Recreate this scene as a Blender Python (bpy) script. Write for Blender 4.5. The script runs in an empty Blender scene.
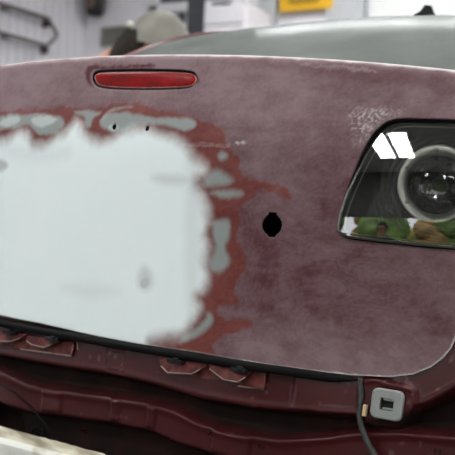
import bpy, bmesh, math, random
import numpy as np
from mathutils import Vector, Matrix
random.seed(3)
C = bpy.context.scene.collection
scene = bpy.context.scene

# ------------------------------------------------------------------ camera
F_PX = 1150.9
YAW_ROOM = math.radians(30.0)
YAW_CAR, PITCH, ROLL_CAR, ROLL_CAM = .6442, .0259, .1194, .047
CAR_CAM = np.array([1.4994, -1.6671, .632])
CAM_LOC = np.array([0., 0., .68])
def basis(yaw, pitch, roll):
    F = np.array([-math.sin(yaw)*math.cos(pitch), math.cos(yaw)*math.cos(pitch), math.sin(pitch)])
    R0 = np.array([math.cos(yaw), math.sin(yaw), 0.]); U0 = np.cross(R0, F)
    R = math.cos(roll)*R0 + math.sin(roll)*U0; U = -math.sin(roll)*R0 + math.cos(roll)*U0
    return R, U, F
Rw, Uw, Fw = basis(YAW_ROOM, PITCH, ROLL_CAM)
Rc, Uc, Fc = basis(YAW_CAR, PITCH, ROLL_CAR)
camd = bpy.data.cameras.new('camera'); cam = bpy.data.objects.new('camera', camd); C.objects.link(cam)
camd.sensor_width = 36; camd.lens = 36*F_PX/455
m = Matrix(((Rw[0], Uw[0], -Fw[0], CAM_LOC[0]), (Rw[1], Uw[1], -Fw[1], CAM_LOC[1]), (Rw[2], Uw[2], -Fw[2], CAM_LOC[2]), (0, 0, 0, 1)))
cam.matrix_world = m
camd.clip_start = .05
camd.dof.use_dof = True; camd.dof.focus_distance = 1.98; camd.dof.aperture_fstop = 6.5
scene.camera = cam
# the car stands tilted on its stand: car frame -> room frame
Mc = np.stack([Rw, Uw, Fw], 1) @ np.stack([Rc, Uc, Fc], 1).T
Tc = CAM_LOC - Mc @ CAR_CAM
CAR_M = Matrix([list(Mc[i]) + [Tc[i]] for i in range(3)] + [[0, 0, 0, 1]])

# ------------------------------------------------------------------ light
scene.view_settings.view_transform = 'Standard'; scene.view_settings.look = 'None'
scene.view_settings.gamma = 1; scene.view_settings.exposure = 1.42
try: scene.view_settings.use_curve_mapping = False
except Exception: pass
w = bpy.data.worlds.new('sky'); scene.world = w; w.use_nodes = True
nt = w.node_tree; bg = nt.nodes['Background']
sky = nt.nodes.new('ShaderNodeTexSky'); sky.sky_type = 'HOSEK_WILKIE'; sky.turbidity = 6; sky.sun_direction = (-.3, .5, .8)
mxs = nt.nodes.new('ShaderNodeMix'); mxs.data_type = 'RGBA'; mxs.inputs[0].default_value = .55; mxs.inputs[7].default_value = (1, 1, 1, 1)   # thin overcast
nt.links.new(sky.outputs[0], mxs.inputs[6]); nt.links.new(mxs.outputs[2], bg.inputs[0]); bg.inputs[1].default_value = 3.0
ROOM = dict(x0=-5.6, x1=4.2, y0=-5.0, y1=7.3, h=3.4)
PANEL_POWER = 13.0
DOOR = (-4.3, 1.1, 2.2)      # x from, x to, height of the open door in the front wall

# ------------------------------------------------------------------ helpers
def srgb(r, g, b):
    f = lambda c: (c/255/12.92) if c/255 <= .04045 else ((c/255+.055)/1.055)**2.4
    return (f(r), f(g), f(b), 1)
def mat(name, col, rough=.5, metal=0., noise=0., scale=20., col2=None, coat=0., bump=0., spec=.5, detail=4, lo=.35, hi=.65):
    m_ = bpy.data.materials.new(name); m_.use_nodes = True; t = m_.node_tree; b = t.nodes['Principled BSDF']
    b.inputs['Roughness'].default_value = rough; b.inputs['Metallic'].default_value = metal
    b.inputs['Base Color'].default_value = col; b.inputs['Coat Weight'].default_value = coat; b.inputs['Specular IOR Level'].default_value = spec
    b.inputs['Coat Roughness'].default_value = .08
    tc = t.nodes.new('ShaderNodeTexCoord'); n = t.nodes.new('ShaderNodeTexNoise'); n.inputs['Scale'].default_value = scale; n.inputs['Detail'].default_value = detail
    t.links.new(tc.outputs['Object'], n.inputs['Vector'])
    r = t.nodes.new('ShaderNodeValToRGB'); r.color_ramp.elements[0].position = lo; r.color_ramp.elements[1].position = hi
    c2 = col2 if col2 else tuple(c*(1-noise) for c in col[:3]) + (1,)
    r.color_ramp.elements[0].color = c2; r.color_ramp.elements[1].color = col
    t.links.new(n.outputs['Fac'], r.inputs[0]); t.links.new(r.outputs[0], b.inputs['Base Color'])
    if bump:
        bp = t.nodes.new('ShaderNodeBump'); bp.inputs['Strength'].default_value = bump; bp.inputs['Distance'].default_value = .002
        t.links.new(n.outputs['Fac'], bp.inputs['Height']); t.links.new(bp.outputs[0], b.inputs['Normal'])
    return m_
def emit(name, col, s):
    m_ = bpy.data.materials.new(name); m_.use_nodes = True; b = m_.node_tree.nodes['Principled BSDF']
    b.inputs['Base Color'].default_value = col; b.inputs['Emission Color'].default_value = col; b.inputs['Emission Strength'].default_value = s
    return m_
def clear_glass(name, tint=(1, 1, 1, 1), ior=1.5, rough=.0, haze=0., hazecol=(.5, .5, .5, 1)):
    m_ = bpy.data.materials.new(name); m_.use_nodes = True; t = m_.node_tree; t.nodes.remove(t.nodes['Principled BSDF'])
    o = t.nodes['Material Output']; fr = t.nodes.new('ShaderNodeFresnel'); fr.inputs[0].default_value = ior
    g = t.nodes.new('ShaderNodeBsdfGlossy'); g.inputs['Roughness'].default_value = rough
    tr = t.nodes.new('ShaderNodeBsdfTransparent'); tr.inputs[0].default_value = tint
    mx = t.nodes.new('ShaderNodeMixShader'); t.links.new(fr.outputs[0], mx.inputs[0]); t.links.new(tr.outputs[0], mx.inputs[1]); t.links.new(g.outputs[0], mx.inputs[2])
    out = mx
    if haze:
        d = t.nodes.new('ShaderNodeBsdfDiffuse'); d.inputs[0].default_value = hazecol
        m2 = t.nodes.new('ShaderNodeMixShader'); m2.inputs[0].default_value = haze
        n = t.nodes.new('ShaderNodeTexNoise'); n.inputs['Scale'].default_value = 5; n.inputs['Detail'].default_value = 5
        tc = t.nodes.new('ShaderNodeTexCoord'); t.links.new(tc.outputs['Object'], n.inputs['Vector'])
        mr = t.nodes.new('ShaderNodeMapRange'); mr.inputs[1].default_value = .3; mr.inputs[2].default_value = .7; mr.inputs[3].default_value = haze*.85; mr.inputs[4].default_value = min(1, haze*1.15)
        t.links.new(n.outputs['Fac'], mr.inputs[0]); t.links.new(mr.outputs[0], m2.inputs[0])
        t.links.new(mx.outputs[0], m2.inputs[1]); t.links.new(d.outputs[0], m2.inputs[2]); out = m2
    t.links.new(out.outputs[0], o.inputs[0]); return m_

def obj(name, me, material=None, parent=None, smooth=False, mats=None):
    if isinstance(me, bmesh.types.BMesh):
        b = me; me = bpy.data.meshes.new(name); bmesh.ops.recalc_face_normals(b, faces=b.faces[:]); b.to_mesh(me); b.free()
    o = bpy.data.objects.new(name, me); C.objects.link(o)
    if material: me.materials.append(material)
    for x in mats or []: me.materials.append(x)
    if smooth:
        for p in me.polygons: p.use_smooth = True
    if parent: o.parent = parent
    return o
def tag(o, label=None, cat=None, group=None, kind=None):
    for k, v in (('label', label), ('category', cat), ('group', group), ('kind', kind)):
        if v: o[k] = v
    return o
def empty(name, loc=(0, 0, 0), rz=0):
    o = bpy.data.objects.new(name, None); C.objects.link(o); o.location = loc; o.rotation_euler = (0, 0, rz); o.empty_display_size = .1; return o
def add_box(bm, c, s, rot=None, bevel=0):
    r = bmesh.ops.create_cube(bm, size=1, matrix=Matrix.Translation(c) @ (rot.to_4x4() if rot else Matrix()) @ Matrix.Diagonal((*s, 1)))
    if bevel:
        es = list({e for v in r['verts'] for e in v.link_edges}); bmesh.ops.bevel(bm, geom=es, offset=bevel, segments=2, profile=.6, affect='EDGES')
    return bm
def box(c, s, rot=None, bevel=0): return add_box(bmesh.new(), c, s, rot, bevel)
def add_tube(bm, pts, r, seg=10, closed=False, caps=True):
    pts = [Vector(p) for p in pts]; n = len(pts); rs = r if hasattr(r, '__len__') else [r]*n; rings = []; up = None
    for i, p in enumerate(pts):
        a = pts[(i-1) % n] if (closed or i) else p; b = pts[(i+1) % n] if (closed or i < n-1) else p
        d = (b-a).normalized()
        if up is None: up = Vector((0, 0, 1)) if abs(d.z) < .9 else Vector((1, 0, 0))
        s = d.cross(up).normalized(); up = s.cross(d).normalized()
        rings.append([bm.verts.new(p + rs[i]*(math.cos(t)*s + math.sin(t)*up)) for t in [2*math.pi*k/seg for k in range(seg)]])
    for i in range(n if closed else n-1):
        A, B = rings[i], rings[(i+1) % n]
        for k in range(seg): bm.faces.new((A[k], A[(k+1) % seg], B[(k+1) % seg], B[k]))
    if caps and not closed: bm.faces.new(rings[0][::-1]); bm.faces.new(rings[-1])
    return bm
def tube(pts, r, seg=10, closed=False): return add_tube(bmesh.new(), pts, r, seg, closed)
def lathe(prof, seg=48, M=None, bm=None, close=False):
    bm = bm or bmesh.new(); rings = []
    for r, z in prof:
        if r < 1e-6: rings.append([bm.verts.new((0, 0, z))]*seg)
        else: rings.append([bm.verts.new((r*math.cos(2*math.pi*k/seg), r*math.sin(2*math.pi*k/seg), z)) for k in range(seg)])
    n = len(rings)
    for i in range(n if close else n-1):
        A, B = rings[i], rings[(i+1) % n]
        for k in range(seg):
            f = []
            for v in (A[k], A[(k+1) % seg], B[(k+1) % seg], B[k]):
                if v not in f: f.append(v)
            if len(f) > 2: bm.faces.new(f)
    if M is not None: bmesh.ops.transform(bm, matrix=M, verts=bm.verts[:])
    return bm
def smoothstep(a, b, x):
    t = np.clip((x-a)/(b-a), 0, 1); return t*t*(3-2*t)
_rng = np.random.default_rng(5); _lat = _rng.random((64, 64))
def vnoise(x, z):
    xi = np.floor(x).astype(int); zi = np.floor(z).astype(int); fx = x-xi; fz = z-zi; fx = fx*fx*(3-2*fx); fz = fz*fz*(3-2*fz)
    g = lambda i, j: _lat[i % 64, j % 64]
    return (g(xi, zi)*(1-fx)+g(xi+1, zi)*fx)*(1-fz)+(g(xi, zi+1)*(1-fx)+g(xi+1, zi+1)*fx)*fz
def fbm(x, z, s, o=4):
    r = 0; a = .5; t = 0
    for k in range(o): r = r+a*vnoise(x*s+7.3*k, z*s+3.1*k); t += a; a *= .5; s *= 2.03
    return r/t - .5
def sdf(poly, x, z, grad=False):
    """signed distance to a closed polygon, negative inside"""
    poly = np.asarray(poly, float); best = np.full(x.shape, 1e9); inside = np.zeros(x.shape, bool); nx = np.zeros(x.shape); nz = np.zeros(x.shape)
    for i in range(len(poly)):
        ax, az = poly[i]; bx, bz = poly[(i+1) % len(poly)]; ex, ez = bx-ax, bz-az; L = ex*ex+ez*ez+1e-18
        t = np.clip(((x-ax)*ex+(z-az)*ez)/L, 0, 1); px = ax+t*ex; pz = az+t*ez; d = (x-px)**2+(z-pz)**2
        k = d < best; best = np.where(k, d, best)
        if grad: nx = np.where(k, px, nx); nz = np.where(k, pz, nz)
        inside ^= ((az > z) != (bz > z)) & (x < (bx-ax)*(z-az)/((bz-az) if bz != az else 1e-18)+ax)
    s = np.where(inside, -1., 1.)*np.sqrt(best)
    return (s, nx, nz) if grad else s
def spline(pts, n=8, closed=True):
    P = np.asarray(pts, float); N = len(P); out = []
    for i in range(N if closed else N-1):
        g = (lambda k: P[k % N]) if closed else (lambda k: P[min(max(k, 0), N-1)])
        a, b, c, d = g(i-1), g(i), g(i+1), g(i+2)
        for t in np.arange(n)/n: out.append(.5*((2*b)+(c-a)*t+(2*a-5*b+4*c-d)*t*t+(3*b-a-3*c+d)*t**3))
    if not closed: out.append(P[-1])
    return np.array(out)
# surface of the car's tail in the car frame: y as a function of x and z
ZC = .845
ZT = 1.012
def tail_base(x): return .0995*x*x + .1117*x**4
def lid_y(x, z):
    d = z-ZC
    prof = .045*d + .085*(np.sqrt(d*d+.0006)) - .085*math.sqrt(.0006)
    zl = ZT-.056*x*x; t = np.clip((z-(zl-.014))/.014, 0, 1)
    return tail_base(x) + prof + .012*(1-np.sqrt(np.clip(1-t*t, 0, 1)))
def unproject(pts, surf, M=(Rc, Uc, Fc), O=CAR_CAM):
    P = np.atleast_2d(np.asarray(pts, float)); R, U, F = M
    d = F + ((P[:, :1]-227.5)/F_PX)*R - ((P[:, 1:]-227.5)/F_PX)*U
    lo = np.full(len(P), .8); hi = np.full(len(P), 4.0)
    for _ in range(50):
        t = (lo+hi)/2; X = O + d*t[:, None]; g = X[:, 1]-surf(X[:, 0], X[:, 2]); lo = np.where(g < 0, t, lo); hi = np.where(g < 0, hi, t)
    return O + d*((lo+hi)/2)[:, None]
_flat = lambda x, z: tail_base(x) + np.where(z > ZC, .13*(z-ZC), -.04*(z-ZC)) - .002
def lid(pts): return unproject(pts, lambda x, z: lid_y(x, np.minimum(z, ZT-.015-.056*x*x)))
def lid_xz(pts): return lid(pts)[:, [0, 2]]

def snap_grid(xs, zs, s, sx, sz, cell):
    """quad grid whose cut edges follow the zero line of the distance field s (inside negative); returns X, Z, faces"""
    nX, nZ = len(xs), len(zs); X, Z = np.meshgrid(xs, zs, indexing='ij'); X = X.copy(); Z = Z.copy()
    k = np.abs(s) < cell*.62; X[k] = sx[k]; Z[k] = sz[k]; keep = (s < 0) | k
    idx = np.arange(nX*nZ).reshape(nX, nZ); fs = []
    a, b, c, d = idx[:-1, :-1], idx[1:, :-1], idx[1:, 1:], idx[:-1, 1:]
    st = np.where(k, 0, np.where(s < 0, -1, 1)).ravel(); K = keep.ravel()
    quad = np.stack([a, b, c, d], -1).reshape(-1, 4); kk = K[quad]; n = kk.sum(1); neg = (st[quad] < 0).any(1)
    allz = (st[quad] == 0).all(1)
    full = quad[(n == 4) & (neg)]
    tri = [q[m_] for q, m_ in zip(quad[(n == 3) & neg], kk[(n == 3) & neg])]
    faces = [tuple(f) for f in full.tolist()] + [tuple(t.tolist()) for t in tri]
    used = np.unique(np.concatenate([np.ravel(f) for f in faces])); mp = -np.ones(nX*nZ, int); mp[used] = np.arange(len(used))
    faces = [tuple(mp[i] for i in f) for f in faces]
    return X.ravel()[used], Z.ravel()[used], faces
def extrude_rim(bm, steps):
    es = [e for e in bm.edges if e.is_boundary]
    for off in steps:
        r = bmesh.ops.extrude_edge_only(bm, edges=es); vs = [v for v in r['geom'] if isinstance(v, bmesh.types.BMVert)]
        for v in vs: v.co += Vector(off)
        es = [e for e in r['geom'] if isinstance(e, bmesh.types.BMEdge)]

# ------------------------------------------------------------------ materials
M_body = mat('burgundy_body_paint', srgb(104, 42, 50), .32, .15, col2=srgb(84, 32, 40), scale=9, coat=.5)
M_black = mat('black_rubber', srgb(11, 10, 11), .8, noise=.4, scale=60, spec=.15)
M_dark = mat('soot_black', srgb(10, 10, 11), .9, noise=.3)
M_chrome = mat('satin_chrome', srgb(225, 223, 219), .38, 1., noise=.15, scale=40)
M_house = mat('smoked_housing_plastic', srgb(44, 45, 45), .28, .5, noise=.3, scale=30)
M_lens = clear_glass('clear_lens', (.93, .94, .93, 1), 2.1, .0)
M_rim = mat('lens_edge_plastic', srgb(120, 125, 115), .2, 0, noise=.2)
M_white = mat('white_wall_paint', srgb(236, 233, 238), .7, noise=.05, scale=3)
M_wallgrey = mat('light_grey_wall_panel', srgb(205, 204, 210), .6, noise=.06, scale=4)
M_floor = mat('concrete', srgb(84, 82, 79), .75, noise=.3, scale=5)
M_steel = mat('dull_steel', srgb(136, 126, 124), .5, .6, noise=.3, scale=30)

# ================================================================== the room
x0, x1, y0, y1, H = (ROOM[k] for k in ('x0', 'x1', 'y0', 'y1', 'h'))
def struct(name, me, m_, **k): return tag(obj(name, me, m_, **k), kind='structure')
struct('floor', box(((x0+x1)/2, (y0+y1)/2, -.05), (x1-x0, y1-y0, .1)), M_floor)
struct('ceiling', box(((x0+x1)/2, (y0+y1)/2, H+.05), (x1-x0, y1-y0, .1)), mat('ceiling_paint', srgb(214, 214, 212), .8, noise=.05))
wl = struct('wall_left', box((x0-.06, (y0+y1)/2, H/2), (.12, y1-y0, H)), M_white)
wb = struct('wall_back', box(((x0+x1)/2, y1+.06, H/2), (x1-x0+.24, .12, H)), M_white)
struct('wall_right', box((x1+.06, (y0+y1)/2, H/2), (.12, y1-y0, H)), M_white)
bm = bmesh.new(); dx0, dx1, dh = DOOR
add_box(bm, ((x0+dx0)/2, y0-.06, H/2), (dx0-x0, .12, H)); add_box(bm, ((x1+dx1)/2, y0-.06, H/2), (x1-dx1, .12, H)); add_box(bm, ((dx0+dx1)/2, y0-.06, (H+dh)/2), (dx1-dx0, .12, H-dh))
struct('wall_front', bm, mat('front_wall_dark_boards', srgb(96, 94, 92), .8, noise=.2))
# ribbed metal cladding on the left wall: every rib its own geometry, joined (each is only a few pixels wide)
bm = bmesh.new(); y = 2.4; pitch = .098
while y < y1-.05:
    add_box(bm, (x0+.006, y, H/2), (.012, .055, H)); y += pitch
obj('cladding_rib', bm, mat('white_cladding', srgb(246, 244, 248), .45, noise=.05), wl)['kind'] = 'stuff'

def ray(px, py):
    d = Fw + ((px-227.5)/F_PX)*Rw - ((py-227.5)/F_PX)*Uw; return d
def back(px, py, off=.0):
    d = ray(px, py); t = (y1-off-CAM_LOC[1])/d[1]; return Vector(CAM_LOC + d*t)
def left(px, py, off=.0):
    d = ray(px, py); t = (x0+off-CAM_LOC[0])/d[0]; return Vector(CAM_LOC + d*t)
def at(px, py, depth):
    return Vector(CAM_LOC + ray(px, py)*depth)
def back_box(xa, ya, xb, yb, depth, off=0., bevel=0., off_to=None):
    """box on (or standing off) the back wall spanning two photo corners"""
    a = back(xa, ya, off+depth); b = back(xb, yb, off+depth)
    return ((a.x+b.x)/2, y1-off-depth/2, (a.z+b.z)/2), (abs(b.x-a.x), depth, abs(a.z-b.z))

# wall rail: two tubes, end brackets, bowed end
a1, a2 = left(48, 19, .09), left(0, 3.5, .09); b1, b2 = left(46, 46, .09), left(0, 32, .09)
a2 = a1+(a2-a1)*2.2; b2 = b1+(b2-b1)*2.2; a2.z = a1.z; b2.z = b1.z
r = tag(obj('wall_rail', tube([a1, a2], .017), M_steel, smooth=True), 'dull grey two-bar metal rail fixed along the ribbed white left wall', 'rail')
obj('lower_bar', tube([b1, b2], .016), M_steel, r, True)
Mdk = mat('dark_steel', srgb(84, 74, 72), .5, .4, noise=.3)
obj('bracket', box(a1+Vector((-.03, .02, -.02)), (.06, .025, .075), bevel=.006), Mdk, r)
obj('bracket', box(b1+Vector((-.03, .02, -.02)), (.06, .025, .07), bevel=.006), Mdk, r)
obj('end_bow', tube([a1, a1+Vector((0, .07, -.05)), (a1+b1)/2+Vector((0, .12, 0)), b1+Vector((0, .07, .05)), b1], .013), M_steel, r, True)
for p in (.35, .8): obj('bracket', box(a1.lerp(a2, p)+Vector((-.045, 0, 0)), (.09, .03, .03)), Mdk, r); obj('bracket', box(b1.lerp(b2, p)+Vector((-.045, 0, 0)), (.09, .03, .03)), Mdk, r)

# dark wall lamp above the corner
c = back(95, 2, .12); k_ = 8.3/F_PX
o = tag(obj('wall_lamp', lathe([(0, -.115), (.05, -.112), (.068, -.09), (.075, .0), (.08, .16), (.06, .2), (0, .2)], 20, Matrix.Translation(c)), mat('black_lamp_plastic', srgb(42, 38, 36), .4, noise=.3), smooth=True), 'dark cylindrical lantern hung on the pale wall at the upper left', 'lamp')
obj('lamp_front', box(c+Vector((.012, -.075, .05)), (.055, .03, .22), bevel=.01), mat('amber_brown', srgb(122, 96, 82), .4, noise=.3), o)
obj('wall_bracket', box(c+Vector((0, .08, .1)), (.05, .09, .06)), M_dark, o)
# grey louvred vent behind the person's head
cc, ss = back_box(101, 46, 127, 25, .03); cc2 = back(143, 22, .03); cc = ((cc[0]+.12), cc[1], cc[2]); ss = (ss[0]+.26, .03, ss[2])
o = tag(obj('wall_vent', box(cc, ss, bevel=.004), mat('vent_grey', srgb(160, 159, 156), .6, noise=.15)), 'grey louvred vent on the back wall behind the capped head', 'vent')
sl = None
for i in range(5):
    s_ = obj('slat', sl.data if sl else box((0, 0, 0), (ss[0]*.92, .02, ss[2]*.09), Matrix.Rotation(-.5, 3, 'X')), None if sl else mat('vent_slat_grey', srgb(140, 139, 134), .6, noise=.1), o)
    s_.location = (cc[0], cc[1]-.02, cc[2]+ss[2]*(-.36+.18*i)); sl = sl or s_
# dark steel post
p = at(195, 38, 7.0); o = tag(obj('steel_post', box((p.x, p.y, H/2), (.105, .105, H), Matrix.Rotation(YAW_ROOM, 3, 'Z'), .008), mat('navy_black_steel', srgb(24, 27, 36), .45, noise=.3)), 'tall dark navy steel post standing behind the car', 'post')
obj('base_plate', box((p.x, p.y, .01), (.26, .26, .02), Matrix.Rotation(YAW_ROOM, 3, 'Z')), Mdk, o)
# white framed window high on the back wall
M_frame = mat('white_frame_paint', srgb(226, 224, 228), .4, noise=.04)
a = back(149, 14, .05); b = back(231, 8, .05); zt = a.z+.5; zb = a.z+.0
win = tag(empty('window_1'), kind='structure')
bm = bmesh.new(); t_ = .075
for cx_, cz_, sx_, sz_ in (((a.x+b.x)/2, zb+t_/2, b.x-a.x, t_), ((a.x+b.x)/2, zt-t_/2, b.x-a.x, t_), (a.x+t_/2, (zb+zt)/2, t_, zt-zb), (b.x-t_/2, (zb+zt)/2, t_, zt-zb)):
    add_box(bm, (cx_, y1-.02, cz_), (sx_, .06, sz_), bevel=.012)
obj('window_frame', bm, M_frame, win)
obj('pane', box(((a.x+b.x)/2, y1-.012, (zb+zt)/2), (b.x-a.x-2*t_+.01, .008, zt-zb-2*t_+.01)), mat('dark_window_pane', srgb(88, 88, 92), .1, noise=.2), win)
obj('window_latch', box(back(182, 15, .05)+Vector((0, 0, -.02)), (.06, .03, .08), bevel=.005), mat('dark_grey_latch', srgb(70, 72, 74), .5), win)
# white drawer cabinet under the window
cc, ss = back_box(204, 40, 252, 5, .35, .08); zt = cc[2]+ss[2]/2
cab = tag(empty('drawer_cabinet', (cc[0], cc[1], 0)), 'white flat-fronted drawer cabinet against the back wall right of the navy post', 'cabinet')
M_cab = mat('cabinet_white', srgb(222, 218, 222), .5, noise=.04)
loc = lambda o_: setattr(o_, 'location', Vector(o_.location)-Vector((cc[0], cc[1], 0)))
loc(obj('body', box((cc[0], cc[1]-.06, zt/2), (ss[0], .35, zt), bevel=.006), M_cab, cab))
dr = None; n = int(zt/.13)
for i in range(n):
    d_ = obj('drawer', dr.data if dr else box((0, 0, 0), (ss[0]*.95, .02, .118), bevel=.004), None if dr else M_cab, cab); d_.location = (0, -.242, zt-.075-i*.13); dr = dr or d_
o = tag(obj('brown_board', box(Vector((cab.location.x+ss[0]/2+.03, y1-.47, 1.2)), (.035, .04, .62), bevel=.004), mat('brown_board', srgb(92, 72, 58), .6, noise=.2)), 'narrow brown board standing beside the white drawer cabinet', 'board')
p = back(255.5, 5, .2); o.data.transform(Matrix.Translation((0, 0, 0)))
for v in o.data.vertices:
    v.co.z = p.z if v.co.z > p.z-.3 else 0.0
o = tag(obj('white_tub', lathe([(0, 0), (.06, 0), (.065, .12), (.055, .14), (0, .14)], 20, Matrix.Translation((back(234, 6, .25).x, y1-.2, zt))), M_cab, smooth=True), 'small white tub on top of the drawer cabinet', 'tub')
o = tag(obj('grey_box', box((back(221, 3, .25).x, y1-.2, zt+.04), (.1, .2, .08), bevel=.005), mat('mid_grey_card', srgb(120, 118, 122), .6)), 'low grey box on the left of the white cabinet top', 'box')
# flat grey steel columns in the back wall
for xa, xb, lab in ((258, 275, 'flat grey steel column left of the yellow sign'), (325, 364, 'wide flat grey steel column right of the yellow sign')):
    cc, ss = back_box(xa, 20, xb, 10, .06)
    tag(obj('steel_column', box((cc[0], cc[1], H/2), (ss[0], .06, H), bevel=.004), mat('column_grey', srgb(186, 187, 190), .5, noise=.06)), lab, 'column')
# yellow sign with dark lettering cut by the top of the frame
a = back(278.5, 11, .07); b = back(332, 9, .07); zb = (a.z+b.z)/2; hs = .26; cx_ = (a.x+b.x)/2; ws = b.x-a.x
sg = tag(obj('warning_sign', box((cx_, y1-.055, zb+hs/2), (ws, .02, hs), bevel=.004), mat('sign_yellow', srgb(226, 174, 28), .45, noise=.08)), 'bright yellow sign with dark lettering on the back wall', 'sign')
M_ink = mat('sign_ink', srgb(80, 62, 30), .6)
for i in range(7):
    bm = bmesh.new(); X = cx_-.125+i*.034
    add_box(bm, (X, y1-.0668, zb+.072), (.006, .0024, .05)); add_box(bm, (X+.02, y1-.0668, zb+.072), (.006, .0024, .05))
    add_box(bm, (X+.01, y1-.0668, zb+(.05 if i % 3 else .094)), (.02, .0024, .006)); add_box(bm, (X+.01, y1-.0668, zb+.072), (.02, .0024, .005))
    obj('letter', bm, M_ink, sg)
# white panelled sectional door at right of the back wall
a = back(367, 20, .04); dw = struct('door_1', box((a.x+1.9, y1-.01, 1.45), (3.8, .02, 2.9)), M_wallgrey)
pn = None
for i in range(10):
    q_ = obj('door_panel', pn.data if pn else box((0, 0, 0), (3.76, .03, .283), bevel=.006), None if pn else mat('door_panel_white', srgb(222, 222, 220), .5, noise=.05), dw)
    q_.location = (a.x+1.9, y1-.03, .15+.29*i); pn = pn or q_

# ceiling lights: twin-tube fittings
M_tube = emit('lit_diffuser', (.97, 1, 1, 1), PANEL_POWER)
M_fit = mat('fitting_white', srgb(230, 230, 228), .4)
first = None
FITS = [(-2.42, -3.3), (-2.04, -3.3), (-3.7, -.8), (1.6, -1.0), (-.5, -.8), (1.6, -3.4), (-4.3, -3.4), (-1.0, 1.6), (1.7, 1.6), (-3.7, 1.6), (-4.7, 2.2), (-.4, 3.2), (2.0, 3.6), (-2.95, 5.9), (-1.7, 5.9)]
for i, (fx, fy) in enumerate(FITS):
    f = empty('ceiling_light', (fx, fy, H), math.pi/2 if i < 2 else 0); f['group'] = 'diffuser ceiling lights'; f['label'] = 'white ceiling light with a long lit diffuser above the workshop floor'; f['category'] = 'ceiling light'
    if not first:
        hp = obj('tray', box((0, 0, -.035), (1.24, .34, .07), bevel=.01), M_fit, f); tbs = [obj('diffuser', box((0, 0, -.076), (1.18, .29, .014), bevel=.004), M_tube, f)]
        first = [hp]+tbs
    else:
        for q_ in first: c_ = q_.copy(); C.objects.link(c_); c_.parent = f

# outdoors seen through the open front door
M_ground = mat('gravel_yard', srgb(112, 108, 98), .9, noise=.3, scale=3)
struct('yard', box((-1.5, y0-14.2, -.1), (50, 28, .1)), M_ground)
M_leaf = [mat('leaf_green', srgb(120, 150, 76), .7, noise=.6, scale=2), mat('leaf_olive', srgb(170, 172, 96), .7, noise=.5, scale=2), mat('leaf_rust', srgb(196, 160, 104), .7, noise=.5, scale=2)]
M_bark = mat('bark', srgb(92, 76, 62), .9, noise=.4)
for i in range(22):
    tx = -17+i*1.3; ty = y0-(10, 17, 13)[i % 3]; hgt = random.uniform(3.6, 5.4)
    tr = tag(empty('garden_tree', (tx, ty, -.05)), ('deep green', 'olive green', 'rust brown')[i % 3]+' leafy tree across the yard outside the open front door', 'tree', ('green', 'olive', 'rust')[i % 3]+' trees across the yard')
    obj('trunk', tube([(0, 0, 0), (.04, 0, hgt*.6)], [.12, .07], 8), M_bark, tr)
    bm = bmesh.new()
    for k in range(14):
        bmesh.ops.create_icosphere(bm, subdivisions=2, radius=random.uniform(.5, .9), matrix=Matrix.Translation((random.uniform(-.9, .9), random.uniform(-.6, .6), hgt*random.uniform(.45, 1.05))))
    for v in bm.verts: v.co += Vector((random.uniform(-.1, .1),)*3)
    obj('crown', bm, M_leaf[i % 3], tr)

# ================================================================== the car
car = empty('car'); car.matrix_world = CAR_M
tag(car, 'burgundy car, stripped and filled for repainting, bumper removed, rear facing the viewer', 'car')

# ---------------- outlines (taken off the photograph and laid on the tail's own surface)
botr = lid_xz([(150, 345.5), (200, 353), (250, 362), (300, 369.5), (350, 375), (390, 377), (412, 374.5), (430, 367.5), (443, 358), (451, 348), (456, 336)])
bot0 = [(x, .4475+.035*x*x) for x in (0, .05)]
right = [tuple(botr[-1]+np.array(d)) for d in ((.018, .05), (.04, .12), (.055, .2), (.062, .28), (.06, .36), (.05, .405))]
xe = right[-1][0]; tp = [(x, ZT-.056*x*x) for x in np.linspace(min(xe-.03, .72), 0, 16)]
half = bot0 + [tuple(p_) for p_ in botr if p_[0] > .1] + right + tp
half = [(x, z) for x, z in half if x >= 0]
lid_out = np.array(half + [(-x, z) for x, z in half[::-1] if x > 1e-6])
lamp_px = [(340, 226), (344, 204), (353, 178), (364, 152), (374, 136), (384, 126), (394, 121), (404, 119.5), (430, 120), (455, 121), (490, 124), (512, 132), (524, 150), (528, 190), (524, 232), (514, 250), (495, 253), (455, 249.5), (430, 247.5), (400, 244.5), (370, 241), (352, 238.5), (343, 234.5)]
lamp_out = spline(lid_xz([(x-2.2 if x < 400 else x, y-(1.3 if y < 150 else -.6)) for x, y in lamp_px]), 4)
brk_px = [(92, 77), (94, 72.5), (101, 70), (130, 69), (160, 69), (184, 70), (194, 72), (197.5, 77.5), (195, 84), (187, 88.5), (160, 90), (130, 90), (108, 89), (97, 86.5), (93, 82)]
brk_out = spline(lid_xz(brk_px), 3)
hole_px = [(276.2, 213), (276.2, 215.6), (279, 218.5), (280.6, 222), (280.9, 225.5), (280, 229.5), (277.6, 233), (275.2, 234.6), (275, 236.6), (268, 236.4), (267.6, 234.4), (264.8, 231.8), (263.2, 228), (263.1, 224), (264.2, 220), (266.8, 216.6), (268.4, 215.2), (268.6, 213)]
hole_out = lid_xz(hole_px); hole_out = hole_out.mean(0)+(hole_out-hole_out.mean(0))*np.array([1.13, 1.05])
def circ(px, py, r, n=12):
    c_ = lid_xz([(px, py)])[0]; return np.array([(c_[0]+r*math.cos(2*math.pi*i/n), c_[1]+r*math.sin(2*math.pi*i/n)) for i in range(n)])
scr = [circ(114, 127, .0062, 16), circ(147, 128.4, .0058, 16)]

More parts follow.
